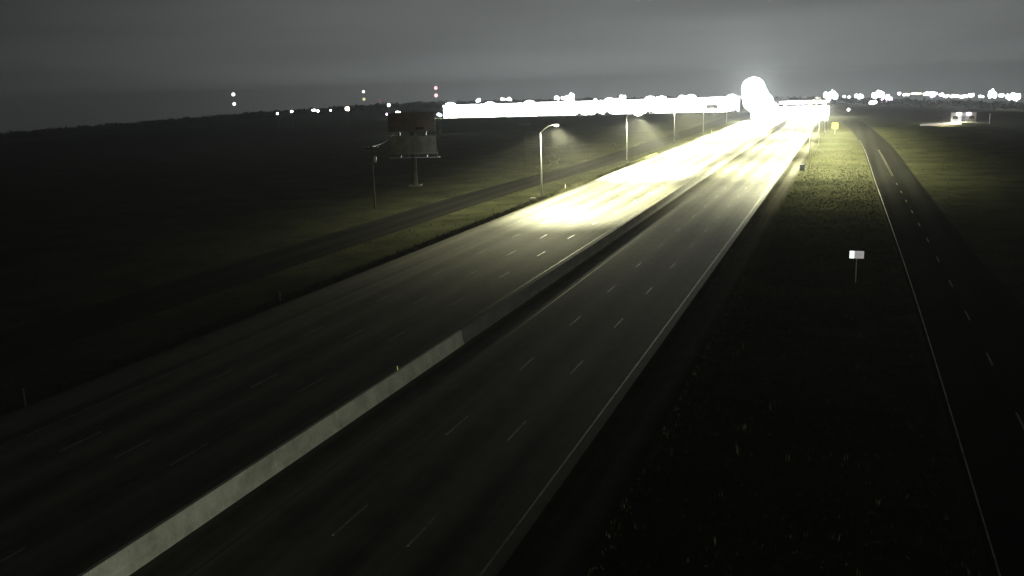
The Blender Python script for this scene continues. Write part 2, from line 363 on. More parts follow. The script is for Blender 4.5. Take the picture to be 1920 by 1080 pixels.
# delineator posts
def delineator(p, lb):
    t = thing('delineator_post', lb, 'road post', p, 0, 'delineator posts along the left pavement edge')
    bm = B(); box(bm, -0.05, 0.05, -0.02, 0.02, -0.05, 1.15); obj('post', bm, m_whitepost, t)
    bm = B(); box(bm, -0.04, 0.04, -0.03, -0.022, 0.92, 1.1); obj('reflector', bm, m_refl, t)
delineator((-47.6, 162.7, 0), 'bright delineator post at the lit pavement edge right of the nearest left lamp')
delineator((-47.4, 70.4, 0), 'dim delineator post at the dark left pavement edge, mid picture')
delineator((-47.2, 41.9, 0), 'faint delineator post at far left, near the picture edge')
delineator((-47.5, 356, 0), 'tiny far delineator post where the lit pavement ends')

# ------------------------------------------------------------------ signs
p = gp(1604, 531); t = thing('roadside_sign', 'small white sign on a thin post in the right verge, its shine put in as glow', 'sign', p)
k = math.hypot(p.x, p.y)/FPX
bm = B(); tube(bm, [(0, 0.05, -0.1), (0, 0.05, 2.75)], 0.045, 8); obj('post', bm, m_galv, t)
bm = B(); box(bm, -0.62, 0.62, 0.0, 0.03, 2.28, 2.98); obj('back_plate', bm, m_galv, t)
bm = B(); box(bm, -0.60, -0.22, -0.03, -0.002, 2.30, 2.96); obj('bright_panel', bm, e_signglow, t)  # glow put into both panels stands in for reflected headlights
bm = B(); box(bm, -0.20, 0.60, -0.03, -0.002, 2.30, 2.96); obj('dim_panel', bm, e_signglow2, t)
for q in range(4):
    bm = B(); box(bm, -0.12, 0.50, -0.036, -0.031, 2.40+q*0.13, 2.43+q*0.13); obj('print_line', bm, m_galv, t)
p = gp(1565, 251); t = thing('warning_sign', 'bright yellow warning sign on a post beside the right shoulder', 'sign', p)
bm = B(); tube(bm, [(0, 0.06, -0.1), (0, 0.06, 3.3)], 0.05, 8); obj('post', bm, m_galv, t)
bm = B(); s_ = 0.95; c_ = 2.65
f = [bm.verts.new(v) for v in ((-s_, 0, c_-s_), (s_, 0, c_-s_), (s_, 0, c_+s_), (-s_, 0, c_+s_))]; g = [bm.verts.new((v.co.x, 0.03, v.co.z)) for v in f]
bm.faces.new(f); bm.faces.new(g[::-1])
for i in range(4): bm.faces.new((f[i], g[i], g[(i+1) % 4], f[(i+1) % 4]))
bmesh.ops.recalc_face_normals(bm, faces=bm.faces); obj('panel', bm, m_signyel, t)
p = gp(1504, 320); t = thing('control_cabinet', 'dark blue-grey roadside cabinet at the edge of the right light pool', 'cabinet', p)
bm = B(); box(bm, -0.6, 0.6, -0.45, 0.45, -0.05, 0.15); obj('plinth', bm, m_oldconc, t)
bm = B(); box(bm, -0.5, 0.5, -0.35, 0.35, 0.15, 1.2); obj('body', bm, m_bluebox, t)
bm = B(); box(bm, -0.55, 0.55, -0.4, 0.4, 1.2, 1.27); obj('lid', bm, m_bluebox, t)
bm = B(); box(bm, -0.44, 0.44, -0.37, -0.352, 0.22, 1.14); d = obj('door', bm, m_bluebox, t)
bm = B(); box(bm, 0.3, 0.34, -0.41, -0.372, 0.62, 0.8); obj('handle', bm, m_galv, d)

# billboard
def art(name, base, blots, rough=0.6):
    m = mat(name, base, blots, rough, nscale=0.55, detail=3, lo=0.42, hi=0.58); return m
bbz = gp(778, 349); az = math.atan2(bbz.x, bbz.y)
t = thing('billboard', 'tall billboard with two stacked panels on a single steel column', 'billboard', bbz, -az*0.55)
KB = math.hypot(bbz.x, bbz.y)/FPX*1.03
bm = B(); tube(bm, [(0, 0.5, -0.2), (0, 0.5, 14.0)], 0.48, 16); obj('column', bm, m_oldconc, t, True)
bm = B(); box(bm, -1.2, 1.2, -0.7, 1.7, -0.2, 0.25); obj('footing', bm, m_oldconc, t)
for nm, z0, z1, m in (('lower_panel', 6.25, 9.75, art('faded_poster', (0.30, 0.31, 0.29), (0.21, 0.215, 0.22))), ('upper_panel', 10.75, 14.25, art('dark_poster', (0.20, 0.165, 0.16), (0.13, 0.115, 0.12)))):
    bm = B(); box(bm, -4.5, 4.5, -0.35, -0.1, z0, z1); pn = obj(nm, bm, m, t)
    bm = B()
    for a in ((-4.62, -4.5, z0-0.1, z1+0.1), (4.5, 4.62, z0-0.1, z1+0.1), (-4.5, 4.5, z1, z1+0.12), (-4.5, 4.5, z0-0.12, z0)): box(bm, a[0], a[1], -0.42, -0.05, a[2], a[3])
    obj('frame', bm, m_oldconc, pn)
    bm = B()
    for q in range(7): box(bm, -4.2+q*1.4-0.05, -4.2+q*1.4+0.05, -0.1, 0.0, z0, z1)
    obj('back_stringers', bm, m_galv, pn)
bm = B(); box(bm, 0.8, 2.4, -0.375, -0.352, 11.0, 11.5); obj('red_lettering_patch', bm, mat('faded_red_print', (0.10, 0.02, 0.02), (0.06, 0.02, 0.02), 0.7), t)
bm = B(); box(bm, -4.6, 5.4, -1.5, -0.45, 5.62, 5.72); obj('catwalk', bm, m_galv, t)
for q in range(6):
    bm = B(); tube(bm, [(-4.4+q*1.9, -1.45, 5.72), (-4.4+q*1.9, -1.45, 6.6)], 0.03, 6); obj('catwalk_post', bm, m_galv, t)
bm = B(); tube(bm, [(-4.5, -1.45, 6.6), (5.3, -1.45, 6.6)], 0.03, 6); obj('catwalk_rail', bm, m_galv, t)
for q in (-1, 1):
    bm = B(); box(bm, q*2.6-0.15, q*2.6+0.15, -0.1, 0.6, 5.72, 14.0); obj('upright', bm, m_dark, t)
for zz in (6.8, 9.2, 11.3, 13.7):
    bm = B(); box(bm, -4.3, 4.3, -0.02, 0.12, zz, zz+0.25); obj('cross_beam', bm, m_dark, t)

# utility poles
def utility_pole(p, h, lb, transformer=False, rz=0.0):
    t = thing('utility_pole', lb, 'utility pole', p, rz)
    bm = B(); tube(bm, [(0, 0, -0.2), (0.03, 0, h*0.5), (0, 0, h)], [0.17, 0.15, 0.11], 10); obj('pole', bm, m_wood, t, True)
    bm = B(); box(bm, -1.2, 1.2, -0.16, -0.05, h-0.7, h-0.55); a = obj('crossarm', bm, m_wood, t)
    for q in (-1.1, -0.4, 0.4, 1.1):
        bm = B(); tube(bm, [(q, -0.1, h-0.55), (q, -0.1, h-0.32)], [0.05, 0.035], 8); obj('insulator', bm, m_whitepost, a)
    if transformer:
        bm = B(); tube(bm, [(0.45, 0, h-2.9), (0.45, 0, h-2.8), (0.45, 0, h-1.9), (0.45, 0, h-1.85)], [0.2, 0.27, 0.27, 0.18], 12); obj('transformer', bm, m_galv, t, True)
    return t
pu = gp(703, 391); utility_pole(pu, 10.3, 'wooden utility pole with a transformer left of the billboard', True, 0.5)
pu2 = gp(985, 305); utility_pole(pu2, 10.0, 'faint utility pole in the dark field behind the nearest lamp', False, 0.5)
pu3 = gp(1761, 226); utility_pole(pu3, 8.0, 'faint utility pole in the dark field at right', False)
bm = B(); a = Vector((pu.x, pu.y, 9.9)); b = Vector((bbz.x-4, bbz.y, 10.2)); tube(bm, [a.lerp(b, q/8) - Vector((0, 0, 0.5*math.sin(math.pi*q/8))) for q in range(9)], 0.03, 5)
tag(obj('power_cable', bm, m_galv), 'thin cable from the transformer pole to the billboard', 'cable')

# ------------------------------------------------------------------ warehouse
WL, WR = pd(832, 214, 640), pd(1386, 206, 640)
WL = Vector((WL.x, WL.y, 0)); WR = Vector((WR.x, WR.y, 0)); WLEN = (WR-WL).length; wdir = (WR-WL).normalized(); wrz = math.atan2(wdir.y, wdir.x)
wz = min(zg(WL.x, WL.y), zg(WR.x, WR.y)); WH = 8.2 - wz
t = thing('warehouse', 'very long low white warehouse glaring with floodlight on the left horizon', 'warehouse', (WL.x, WL.y, wz), wrz)
bm = B(); box(bm, 0, WLEN, 0, 40, -0.5, WH); obj('wall', bm, m_wall, t)
bm = B(); box(bm, -0.3, WLEN+0.3, -0.3, 40.3, WH, WH+0.4); obj('roof', bm, m_wall, t)
bm = B(); box(bm, -1.6, 1.6, -0.12, -0.004, 0.3, 4.2); dd = None
nd = int(WLEN//9)
for q in range(nd):
    if dd is None: dd = obj('dock_door', bm, m_door, t); o = dd
    else: o = inst(dd, t)
    o.location = (6 + q*(WLEN-12)/(nd-1), 0, 0)
bm = B(); v = [bm.verts.new(x) for x in ((-6, -34, 0.06), (WLEN+6, -34, 0.06), (WLEN+6, -0.05, 0.06), (-6, -0.05, 0.06))]; bm.faces.new(v)
ap = tag(obj('concrete_yard', bm, m_apron), kind='structure'); ap.location = (WL.x, WL.y, wz+0.1); ap.rotation_euler = (0, 0, wrz)
WM = Matrix.Translation((WL.x, WL.y, wz)) @ Matrix.Rotation(wrz, 4, 'Z')
nf = 8; ordn = ['first', 'second', 'third', 'fourth', 'fifth', 'sixth', 'seventh', 'eighth', 'ninth', 'tenth', 'eleventh', 'twelfth', 'thirteenth', 'fourteenth', 'fifteenth', 'sixteenth', 'seventeenth', 'eighteenth', 'nineteenth', 'twentieth']
for q in range(nf):
    x = 7 + q*(WLEN-14)/(nf-1); loc = WM @ Vector((x, -15, 0)); hh = WH + (0.7, 0.3, 0.5, 1.2, 0.5, 0.8, 1.0, 0.4)[q]
    f = thing('floodlight_mast', f'{ordn[q]} floodlight mast from the left before the long warehouse', 'floodlight', loc, wrz, 'floodlight masts in the warehouse yard')
    bm = B(); tube(bm, [(0, 0, -0.3), (0, 0, hh)], [0.16, 0.1], 8); obj('pole', bm, m_galv, f)
    bm = B(); box(bm, -3.0, 3.0, -0.12, 0.12, hh-0.1, hh+0.1); obj('crossbar', bm, m_galv, f)
    for c in (-2.5, -1.5, -0.5, 0.5, 1.5, 2.5):
        bm = B(); box(bm, c-0.45, c+0.45, -0.25, 0.25, hh+0.1, hh+0.75); hd = obj('lamp_head', bm, m_dark, f)
        bm = B(); ellipsoid(bm, (c, -0.26, hh+0.42), 0.75, 0.16, 0.5+0.12*(9-c*c), 2); obj('lens', bm, e_white, hd, True)
        bm = B(); ellipsoid(bm, (c, 0.26, hh+0.42), 0.45, 0.12, 0.34, 1); obj('lens', bm, e_white, hd, True)
    light('flood_light', 'SPOT', (0, 0.7, hh-0.3), 280000, (0.95, 0.98, 1.0), f, 0.4, (0, 1, -0.25), 165, 0.4)
    light('yard_glare', 'SPOT', (0, -0.7, hh+0.3), 8000, (0.88, 0.95, 1.0), f, 0.5, (0, -1, 0.3), 170, 0.5)
# silhouetted small billboard in front of the warehouse's right end
p0 = pd(1335, 206, 520); t = thing('small_billboard', 'small dark billboard silhouetted against the right end of the bright warehouse', 'billboard', (p0.x, p0.y, zg(p0.x, p0.y)), -math.atan2(p0.x, p0.y))
za, zb = pd(1335, 204.5, 520).z - zg(p0.x, p0.y), pd(1335, 196, 520).z - zg(p0.x, p0.y)
bm = B(); box(bm, -3.2, 3.2, -0.15, 0.15, za, zb); obj('panel', bm, m_dark, t)
for q in (-1.8, 1.8):
    bm = B(); tube(bm, [(q, 0.25, -0.2), (q, 0.25, zb-0.2)], 0.12, 8); obj('post', bm, m_wood, t)

# ------------------------------------------------------------------ horizon lights
def yard_light(px, py, wpx, hpx, m, power, label, dist=None, col=(0.9, 0.96, 1.0), group=None, cat='yard light', name='yard_light', glare=True):
    """a pole light out in the dark: the lamp's ray and the ground under it give its distance"""
    if dist is None:
        dist = 500
        for dtry in range(420, 1500, 20):
            q = pd(px, py, dtry); dist = dtry
            if q.z - zg(q.x, q.y) < 9.0: break
    p = pd(px, py, dist); g = zg(p.x, p.y); az = math.atan2(p.x, p.y); h = max(3.0, p.z-g)
    t = thing(name, label, cat, (p.x, p.y, p.z-h), -az, group)
    k = dist/FPX; sx, sz = wpx*k*0.5, hpx*k*0.5
    bm = B(); tube(bm, [(0, 0.4, -0.3), (0, 0.4, h)], [0.16, 0.09], 8); obj('pole', bm, m_dark, t)
    bm = B(); box(bm, -sx*0.9, sx*0.9, 0.1, 0.45, h-sz*0.35, h+sz*0.35); hd = obj('lamp_head', bm, m_dark, t)
    nb = 1 if wpx < 7 else int(wpx/4.5) + 1
    for b_ in range(nb):                                     # a bank of separate bulbs
        if nb == 1: c_, r_ = (0, 0), (sx, sz)
        else:
            f_ = (b_+0.5)/nb*2-1; e_ = math.sqrt(max(0.0, 1-f_*f_)); q_ = random.uniform(0.7, 1.1)
            c_ = (f_*sx*0.85, random.uniform(-0.35, 0.35)*sz*e_); r_ = (sx/nb*1.35*random.uniform(0.8, 1.25), sz*(0.45+0.5*e_)*q_)
        bm = B(); ellipsoid(bm, (c_[0], 0, h+c_[1]), r_[0], 0.18, r_[1], 2); obj('lens', bm, m, hd, True)
    if power and glare: light('yard_glare', 'SPOT', (0, -0.9, h), power*0.3, col, t, 0.5, (0, -1, 0.15), 170, 0.5)
    return t
left = [(520, 213, 4, 4, e_white, 2e3, 'leftmost tiny white light in the dark land at left'), (547, 209, 5, 4, e_white, 3e3, 'second tiny white light from the left on the dark land'),
        (588, 206, 7, 5, e_white, 6e3, 'left one of a touching pair of white lights on the dark land'), (596, 208, 5, 5, e_white, 4e3, 'right one of a touching pair of white lights on the dark land'),
        (620, 207, 4, 3, e_white, 2e3, 'tiny white light between the touching pair and the round warm light'), (651, 204.5, 8, 9, e_warm, 9e3, 'round warm white light on the dark land at left'),
        (729, 197, 6, 6, e_warm, 4e3, 'warm light just under the skyline above the violet light'), (728, 214, 9, 6, e_purple, 8e3, 'violet light above the left end of the billboard'),
        (746.5, 211, 8, 9, e_green, 9e3, 'greenish white light above the billboard, right of the violet one'), (824, 215.5, 8, 7, e_blue, 9e3, 'bluish light at the left end of the long warehouse')]
for a in left: yard_light(*a)
behind = [(897, 188, 8, 7, e_blue, 3e4), (943, 186, 9, 6, e_white, 3e4), (955, 187, 9, 7, e_white, 3e4), (1044, 184, 10, 9, e_blue, 5e4), (1057, 184, 9, 7, e_white, 3e4), (1069, 181, 17, 12, e_white, 1e5),
          (1117, 187, 8, 6, e_warm, 2e4), (1168, 182, 12, 9, e_blue, 7e4), (1158, 186, 12, 6, e_white, 3e4), (1240, 184, 20, 8, e_white, 8e4), (1281, 183, 20, 9, e_white, 8e4), (1296, 186, 9, 7, e_white, 3e4), (1330, 190, 6, 5, e_warm, 1e4), (1368, 187, 18, 8, e_blue, 6e4)]
for q, (px, py, a, b_, m, pw) in enumerate(behind):
    yard_light(px, py, a, b_, m, pw, f'{ordn[q]} light from the left on the skyline above the long warehouse', dist=960, group='lights on the skyline above the warehouse', col=(0.85, 0.93, 1.0))
rightl = [(1583, 181, 5, 4, e_white, 1e4), (1592, 182, 5, 4, e_white, 1e4), (1611, 180, 15, 11, e_white, 9e4), (1646, 178, 22, 14, e_white, 2.5e5), (1662, 187, 20, 16, e_purple, 1.5e5), (1591, 205.5, 5, 5, e_white, 8e3),
          (1637, 192, 12, 8, e_white, 6e4), (1686, 175.5, 6, 5, e_white, 2e4), (1699, 177, 11, 6, e_white, 4e4), (1718, 175.5, 18, 3.5, e_warm, 2e4), (1744, 176, 24, 7, e_white, 1e5), (1749, 180, 8, 5, e_purple, 2e4),
          (1765, 177, 7, 6, e_white, 3e4), (1774, 180, 10, 6, e_white, 4e4), (1790, 180, 14, 6, e_white, 5e4), (1806, 181, 14, 6, e_white, 5e4), (1821, 178.5, 9, 7, e_white, 4e4), (1840, 181.5, 8, 5, e_white, 3e4),
          (1861, 177, 13, 15, e_white, 9e4), (1877, 180, 8, 8, e_green, 3e4)]
for q, (px, py, a, b_, m, pw) in enumerate(sorted(rightl)):
    yard_light(px, py, a, b_, m, pw, f'{ordn[q]} town light from the left along the right skyline', dist=1000 if py < 190 else 600, group='town lights along the right skyline')
yard_light(1900, 180.5, 24, 14, e_green, 2.2e5, 'big round white glare at the far right end of the skyline', dist=1000)
yard_light(1558, 179, 26, 20, e_white, 3e5, 'large white glare on the skyline right of the road', dist=950)

# tower made up to give the big glare over the road a solid shape
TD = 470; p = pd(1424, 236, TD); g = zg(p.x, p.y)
t = thing('glare_tower', 'made-up tower of glowing banks shaped to fill the huge glare above the far end of the road', 'floodlight', (p.x, p.y, g), -math.atan2(p.x, p.y))
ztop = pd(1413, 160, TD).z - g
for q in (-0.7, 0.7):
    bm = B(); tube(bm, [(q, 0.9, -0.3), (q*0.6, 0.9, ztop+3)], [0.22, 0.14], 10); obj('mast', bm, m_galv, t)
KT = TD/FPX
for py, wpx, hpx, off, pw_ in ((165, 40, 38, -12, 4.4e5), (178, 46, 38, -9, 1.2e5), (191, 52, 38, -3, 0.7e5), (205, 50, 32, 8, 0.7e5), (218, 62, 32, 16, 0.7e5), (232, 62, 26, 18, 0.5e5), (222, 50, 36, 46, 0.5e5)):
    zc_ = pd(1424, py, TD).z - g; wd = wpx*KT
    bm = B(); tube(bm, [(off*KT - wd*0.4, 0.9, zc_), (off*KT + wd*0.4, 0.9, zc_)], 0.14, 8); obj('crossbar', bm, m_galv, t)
    bm = B(); box(bm, off*KT-wd*0.3, off*KT+wd*0.3, 0.45, 0.8, zc_-hpx*KT*0.3, zc_+hpx*KT*0.3); hd = obj('glare_bank', bm, m_dark, t)
    bm = B(); ellipsoid(bm, (off*KT, 0, zc_), wd/2, 0.4, hpx*KT/2, 4); obj('lens', bm, e_head, hd, True)  # glowing ellipsoids outline the bloom, far larger than any lamp
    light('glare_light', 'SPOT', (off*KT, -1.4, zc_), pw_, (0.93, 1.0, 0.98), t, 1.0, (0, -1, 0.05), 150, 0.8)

# ------------------------------------------------------------------ oncoming car
def car(loc, label, beam=5e4, turn=0):
    t = thing('car', label, 'car', loc, math.pi if turn else 0.0)
    # front faces -Y
    prof = [(-2.25, 0.35), (-2.3, 0.6), (-2.2, 0.78), (-1.2, 0.95), (-0.55, 1.38), (0.2, 1.48), (1.1, 1.42), (1.8, 1.02), (2.25, 0.95), (2.3, 0.55), (2.2, 0.33)]
    bm = B(); A = []; Bv = []
    for y, z in prof:
        wd = 0.9 if z < 1.0 else 0.9 - 0.32*(z-1.0)/0.48
        A.append(bm.verts.new((-wd, y, z))); Bv.append(bm.verts.new((wd, y, z)))
    n = len(prof)
    for i in range(n): bm.faces.new((A[i], A[(i+1) % n], Bv[(i+1) % n], Bv[i]))
    bm.faces.new(A[::-1]); bm.faces.new(Bv); bmesh.ops.recalc_face_normals(bm, faces=bm.faces)
    obj('body', bm, m_paint, t)
    bm = B(); v = [bm.verts.new(x) for x in ((-0.82, -1.17, 0.985), (0.82, -1.17, 0.985), (0.62, -0.58, 1.38), (-0.62, -0.58, 1.38))]; bm.faces.new(v); obj('windscreen', bm, m_glass, t)
    for s in (-1, 1):
        for y in (-1.4, 1.4):
            bm = B(); tube(bm, [(s*0.72, y, 0.33), (s*0.93, y, 0.33)], 0.33, 16); wh = obj('wheel', bm, m_rubber, t)
            bm = B(); tube(bm, [(s*0.931, y, 0.33), (s*0.945, y, 0.33)], 0.2, 12); obj('rim', bm, m_galv, wh)
        bm = B(); ellipsoid(bm, (s*0.66, -2.27, 0.68), 0.2, 0.08, 0.1); obj('headlight', bm, e_head, t, True)
        light('car_beam', 'SPOT', (s*0.66, -2.5, 0.68), beam/2, (0.97, 1.0, 0.90), t, 0.1, (0.10 if turn else 0, -1, 0.0), 20 if turn else 50, 0.9)
    if turn: light('car_beam', 'SPOT', (0, -2.5, 0.68), beam*0.18, (1.0, 0.97, 0.80), t, 0.1, (-0.10, -1, 0.0), 44, 1.0)  # extra beam with no headlamp, added to brighten the right verge
    bm = B(); box(bm, -0.5, 0.5, -2.33, -2.29, 0.42, 0.56); obj('grille', bm, m_black, t)
car((-17.9, -72, 0.025), 'car coming up the right carriageway from below the frame, headlights on', 48000*4*math.pi, 1)
c1 = gp(1437, 240); car((c1.x, c1.y, 0.025), 'oncoming car with glaring headlights at the far end of the left carriageway')

# ------------------------------------------------------------------ lit fuel stop and pole sign at the far right of the road
p = pd(1507, 210, 480); g = zg(p.x, p.y); t = thing('fuel_canopy', 'brightly lit white canopy beyond the far end of the road', 'canopy', (p.x, p.y, g), -math.atan2(p.x, p.y))
zc = pd(1507, 194, 480).z - g
bm = B(); box(bm, -11.5, 11.5, 0, 12, zc, zc+1.3); obj('roof', bm, m_wall, t)
bm = B(); box(bm, -11.52, 11.52, -0.05, -0.004, zc+0.95, zc+1.15); obj('red_band', bm, m_red, t)
for x in (-9, -3, 3, 9):
    for y in (3, 9):
        bm = B(); box(bm, x-0.2, x+0.2, y-0.2, y+0.2, -0.2, zc); obj('column', bm, m_wall, t)
    bm = B(); box(bm, x-1.2, x+1.2, 4.5, 7.5, zc-0.12, zc-0.004); obj('soffit_light', bm, e_white, t)
bm = B(); box(bm, -12, 12, 18, 26, -0.2, 5.2); obj('shop_wall', bm, m_wall, t)
light('canopy_light', 'POINT', (-6, 5, zc-0.5), 9e4, (0.97, 0.97, 1.0), t, 0.6); light('canopy_light', 'POINT', (6, 5, zc-0.5), 9e4, (1.0, 0.95, 0.97), t, 0.6)
light('fascia_light', 'SPOT', (0, -9, zc-1.0), 1.6e5, (0.97, 0.98, 1.0), t, 0.4, (0, 1, 0.05), 120, 0.7)
light('forecourt_glare', 'SPOT', (0, -1.0, zc+0.4), 5e4, (0.98, 0.96, 1.0), t, 0.6, (0, -1, -0.1), 140, 0.9)
p = pd(1514, 246, 372); g = zg(p.x, p.y); t = thing('pole_sign', 'white and red sign with glow put into its face, on a white post past the street lamps', 'sign', (p.x, p.y, g), 0)
zs = pd(1514, 224, 372).z - g
bm = B(); tube(bm, [(0, 0, -0.2), (0, 0, zs)], 0.13, 10); obj('post', bm, m_whitepost, t)
bm = B(); box(bm, -0.3, 7.0, -0.12, 0.12, zs-0.5, zs+0.9); obj('panel', bm, emat('sign_face_glow', (1.0, 0.9, 0.92), 1.1), t)  # glow put into the sign face, since no lamp here lights it enough
bm = B(); box(bm, -0.3, 7.0, -0.15, -0.122, zs-0.5, zs-0.1); obj('red_stripe', bm, emat('sign_red_glow', (1.0, 0.35, 0.4), 0.8), t)

# ------------------------------------------------------------------ small lit building on the right
p = gp(1806, 228); az = math.atan2(p.x, p.y)
t = thing('roadside_shed', 'small lit shed with two glaring wall lamps in the dark field at right', 'shed', p, -az)
kx = math.hypot(p.x, p.y)/FPX
bm = B(); box(bm, -4.5, 4.5, 0, 7, -0.2, 3.6); obj('wall', bm, m_wall, t)
bm = B(); v = [bm.verts.new(x) for x in ((-4.8, -0.3, 3.62), (4.8, -0.3, 3.62), (4.8, 7.3, 3.62), (-4.8, 7.3, 3.62), (-4.8, 3.5, 4.7), (4.8, 3.5, 4.7))]
for f in ((0, 1, 5, 4), (3, 4, 5, 2), (0, 4, 3), (1, 2, 5), (0, 3, 2, 1)): bm.faces.new([v[i] for i in f])
obj('roof', bm, m_roof, t)
bm = B(); box(bm, -0.6, 0.6, -0.06, -0.004, 0, 2.1); d = obj('door', bm, m_bluebox, t)
bm = B(); box(bm, 0.4, 0.48, -0.12, -0.062, 0.95, 1.1); obj('handle', bm, m_galv, d)
for x in (-2.9, 2.9):
    bm = B(); box(bm, x-0.9, x+0.9, -0.05, -0.004, 1.0, 2.2); wn = obj('window', bm, m_glass, t)
    bm = B(); box(bm, x-1.0, x+1.0, -0.12, -0.004, 0.88, 0.98); obj('sill', bm, m_wall, wn)
for x in (-1.7, 1.8):
    bm = B(); ellipsoid(bm, (x, -0.35, 3.0), 0.9, 0.2, 0.6); wl = obj('wall_lamp', bm, e_purple if x > 0 else e_white, t, True)
    bm = B(); box(bm, x-0.3, x+0.3, -0.3, -0.004, 3.45, 3.55); obj('hood', bm, m_dark, wl)
    light('wall_glare', 'SPOT', (x, -0.9, 3.0), 3e4, (1.0, 0.93, 0.95), t, 0.3, (-0.5, -1, -0.5), 150, 0.7)
g0 = gp(1725, 233); g1 = gp(1803, 229); g2 = gp(1803, 233.5); g3 = gp(1725, 236.5)
bm = B(); v = [bm.verts.new((q.x, q.y, 0.03)) for q in (g3, g2, g1, g0)]; bm.faces.new(v); tag(obj('pale_driveway', bm, mat('pale_gravel', (0.50, 0.43, 0.32), (0.36, 0.31, 0.22), 0.9, nscale=0.5)), kind='structure')
p = gp(1768, 236.5); t = thing('driveway_lamp', 'low warm lamp lighting the pale driveway left of the shed', 'lamp', p)
bm = B(); tube(bm, [(0, 0, -0.1), (0, 0, 3.3)], 0.06, 8); obj('pole', bm, m_dark, t)
bm = B(); tube(bm, [(0, 0, 3.3), (0, 0.1, 3.45), (0, 0.5, 3.45)], 0.05, 6); obj('arm', bm, m_dark, t)
bm = B(); box(bm, -0.2, 0.2, 0.3, 0.8, 3.38, 3.5); obj('lamp_head', bm, m_dark, t)
light('driveway_light', 'SPOT', (0.5, 0.9, 3.2), 16000, (1.0, 0.86, 0.6), t, 0.15, (0.25, 0.25, -1), 140, 0.6)
p = gp(1855, 232); t = thing('white_post', 'slim white post right of the small lit shed', 'post', p)
bm = B(); tube(bm, [(0, 0, -0.1), (0, 0, 3.6)], 0.14, 10); obj('shaft', bm, m_whitepost, t); bm = B(); tube(bm, [(0, 0, 3.6), (0, 0, 3.75)], [0.18, 0.05], 10); obj('cap', bm, m_whitepost, t)

# ------------------------------------------------------------------ radio towers with beacons
def tower(px, tops, label, dist=2000):
    p = pd(px, tops[0][0], dist); g = zg(p.x, p.y); H = p.z - g
    t = thing('radio_tower', label, 'radio tower', (p.x, p.y, g), -math.atan2(p.x, p.y))
    for k in range(3):
        a = k*2*math.pi/3; bm = B(); tube(bm, [(1.1*math.cos(a), 1.1*math.sin(a), -0.5), (0.35*math.cos(a), 0.35*math.sin(a), H)], 0.06, 6); obj('leg', bm, m_galv, t)
    bm = B(); nb = 22
    for i in range(nb):
        z0 = i*H/nb; z1 = (i+1)*H/nb; r0 = 1.1-0.75*z0/H; r1 = 1.1-0.75*z1/H
        for k in range(3):
            a = k*2*math.pi/3; b = (k+1)*2*math.pi/3
            tube(bm, [(r0*math.cos(a), r0*math.sin(a), z0), (r1*math.cos(b), r1*math.sin(b), z1)], 0.035, 4)
    obj('lattice_bracing', bm, m_galv, t)
    for py, m, s in tops:
        z = pd(px, py, dist).z - g; q = s*dist/FPX*0.5
        bm = B(); ellipsoid(bm, (0, -1.3, z), q, q*0.6, q, 2); obj('beacon', bm, m, t, True)
tower(437.5, [(177, e_whb, 6.5), (195, e_whb, 6)], 'radio tower with two white lights at far left')
tower(681.5, [(172, e_whb, 5), (186, e_yelb, 5.5)], 'radio tower with a white light above a yellow one')
tower(711.5, [(189, e_dimred, 4.5)], 'radio tower with one dim red light left of the pink lit one')
tower(817, [(165, e_red, 6.5), (179, e_red, 7)], 'radio tower with two pink red lights above the warehouse end')

# ------------------------------------------------------------------ trees
def crown_faces(bm, c, rx, rz, n, s, rnd):
    for _ in range(n):
        while True:
            d = Vector((rnd.uniform(-1, 1), rnd.uniform(-1, 1), rnd.uniform(-1, 1)))
            if 0.15 < d.length < 1: break
        p = Vector((c[0]+d.x*rx, c[1]+d.y*rx, c[2]+d.z*rz)); q = s*rnd.uniform(0.5, 1.2)
        a = Vector((rnd.gauss(0, 1), rnd.gauss(0, 1), rnd.gauss(0, 1))).normalized(); b = a.orthogonal().normalized()
        bm.faces.new([bm.verts.new(p + a*q), bm.verts.new(p + b*q*0.7), bm.verts.new(p - a*q*0.8), bm.verts.new(p - b*q*0.7)])
rnd = random.Random(5)
bm = B()                                                      # far wood: one mass along the skyline
for k in range(760):
    az = math.radians(-52 + 66*k/760) + rnd.uniform(-0.002, 0.002); r = rnd.uniform(950, 1090)
    x, y = r*math.sin(az), r*math.cos(az); g = zg(x, y); top = skyz(az)*(r/1000) + CAMZ*(1-r/1000)
    h = max(3.5, top - g + rnd.uniform(-2.2, 0.5)); rx = rnd.uniform(3.0, 6.5)
    crown_faces(bm, (x, y, g + h*0.5), rx, h*0.52, 46, 1.25, rnd)
tag(obj('distant_woods', bm, m_leaf), 'dark band of distant woods along the skyline', 'woods', kind='stuff')
def tree(px, py, dist, hpx, lb, name='roadside_tree', cat='tree', w_=0.55):
    p = pd(px, py, dist); g = zg(p.x, p.y); top = pd(px, py-hpx, dist).z; h = max(2.5, top-g)
    t = thing(name, lb, cat, (p.x, p.y, g), rnd.uniform(0, 6), 'trees in front of the long warehouse')
    bm = B(); tube(bm, [(0, 0, -0.3), (0.1, 0.05, h*0.3), (0.05, 0.1, h*0.65)], [0.2, 0.14, 0.06], 8)
    for k in range(5):
        a = k*1.26; tube(bm, [(0.08, 0.05, h*(0.3+0.06*k)), (math.cos(a)*h*0.22, math.sin(a)*h*0.22, h*(0.55+0.06*k))], [0.07, 0.02], 5)
    obj('trunk', bm, m_bark, t)
    bm = B(); r2 = random.Random(int(px))
    for k in range(9):
        a = r2.uniform(0, 6.28); rr = h*w_*0.55*r2.random(); crown_faces(bm, (rr*math.cos(a), rr*math.sin(a), h*r2.uniform(0.4, 0.8)), h*w_*0.42, h*0.22, 46, 0.32, r2)
    obj('crown', bm, m_leaf, t)
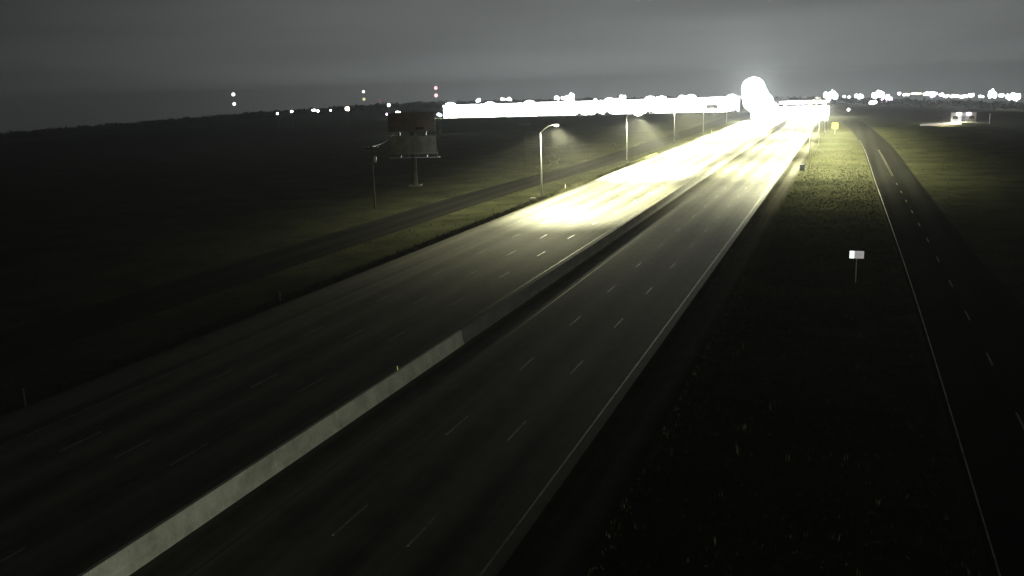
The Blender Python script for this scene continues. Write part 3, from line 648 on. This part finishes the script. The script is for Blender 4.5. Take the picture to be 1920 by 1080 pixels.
trees = [(945, 212, 3, 'tiny bush silhouetted under the left third of the bright warehouse'), (1085, 211, 2.5, 'small bush silhouetted under the middle of the bright warehouse'),
         (1121, 211, 2.5, 'left of two low bushes silhouetted left of the glaring lamp'), (1139, 211, 3, 'right of two low bushes silhouetted left of the glaring lamp'),
         (1220, 208, 6, 'rounded tree silhouetted just right of the second street lamp'), (1378, 209, 5, 'low tree silhouetted at the right end of the bright warehouse'), (1395, 208, 6, 'rounded tree silhouetted beside the huge glare')]
for px, py, hp, lb in trees: tree(px, py, 560, hp, lb, w_=1.0)

# low scrub belt along the yard's front edge: hides the yard slab
bm = B()
for k in range(420):
    f = k/420; p = WM @ Vector((-14 + f*(WLEN+26), -44 + rnd.uniform(-5, 5), 0)); g = zg(p.x, p.y); h = rnd.uniform(0.7, 1.7)
    crown_faces(bm, (p.x, p.y, g+h*0.5), rnd.uniform(0.8, 1.6), h*0.6, 14, 0.4, rnd)
tag(obj('scrub_belt', bm, m_leaf), 'low dark scrub along the front of the warehouse yard', 'scrub', kind='stuff')

# ------------------------------------------------------------------ grass
bm = B(); verts = []; faces = []
def tuft(x, y, h, n):
    for _ in range(n):
        a = rnd.uniform(0, 6.28); l = rnd.uniform(0.1, 0.6)*h; wd = 0.05*h + 0.02; b = rnd.uniform(0, 6.28); r = rnd.uniform(0, 0.18)
        cx, cy_ = x + r*math.cos(b), y + r*math.sin(b); i = len(verts)
        verts.append((cx - wd*math.sin(a), cy_ + wd*math.cos(a), -0.01)); verts.append((cx + wd*math.sin(a), cy_ - wd*math.cos(a), -0.01)); verts.append((cx + l*math.cos(a), cy_ + l*math.sin(a), h*rnd.uniform(0.6, 1.1)))
        faces.append((i, i+1, i+2))
def onroad(x, y): return (-47.3 < x < -8.7) or abs(x-lfx(y)) < 4.4 or (abs(x-rfx(y)) < 4.1 or (x > rfx(y) and x < rfx(y)+5.2 and y < 115))
for _ in range(9000):
    y = 35 + 215*rnd.random()**1.4; x = -47.35 - abs(rnd.gauss(0, 0.5)); tuft(x, y, rnd.uniform(0.2, 0.6), 4)
for _ in range(26000):
    y = 22 + 280*rnd.random()**1.5; x = rnd.uniform(-95, 45)
    if onroad(x, y): continue
    tuft(x, y, rnd.uniform(0.06, 0.25), 4)
for _ in range(16000):
    y = 20 + 240*rnd.random()**1.5; x = rnd.uniform(-8.8, 5.4)
    if onroad(x, y): continue
    tuft(x, y, rnd.uniform(0.06, 0.26) + (0.25 if rnd.random() < 0.02 else 0), 4)
me = bpy.data.meshes.new('roadside_grass'); me.from_pydata(verts, [], faces); me.materials.append(m_blade)
o = bpy.data.objects.new('roadside_grass', me); COL.objects.link(o); tag(o, 'rough olive grass on the verges and fields beside the roads', 'grass', kind='stuff')
bm.free()

# ------------------------------------------------------------------ haze: humid night air round the whole scene
zmin = min(v.co.z for v in ground.data.vertices)
bm = B(); box(bm, -3150, 3150, -3150, 3150, zmin-1.0, 45)
m = bpy.data.materials.new('night_haze'); m.use_nodes = True; t = m.node_tree; t.nodes.clear()
o_ = t.nodes.new('ShaderNodeOutputMaterial'); pv = t.nodes.new('ShaderNodeVolumePrincipled')
pv.inputs['Color'].default_value = (0.96, 0.98, 0.98, 1); pv.inputs['Density'].default_value = 0.00019; pv.inputs['Anisotropy'].default_value = 0.35
t.links.new(pv.outputs[0], o_.inputs['Volume'])
tag(obj('haze', bm, m), kind='stuff')
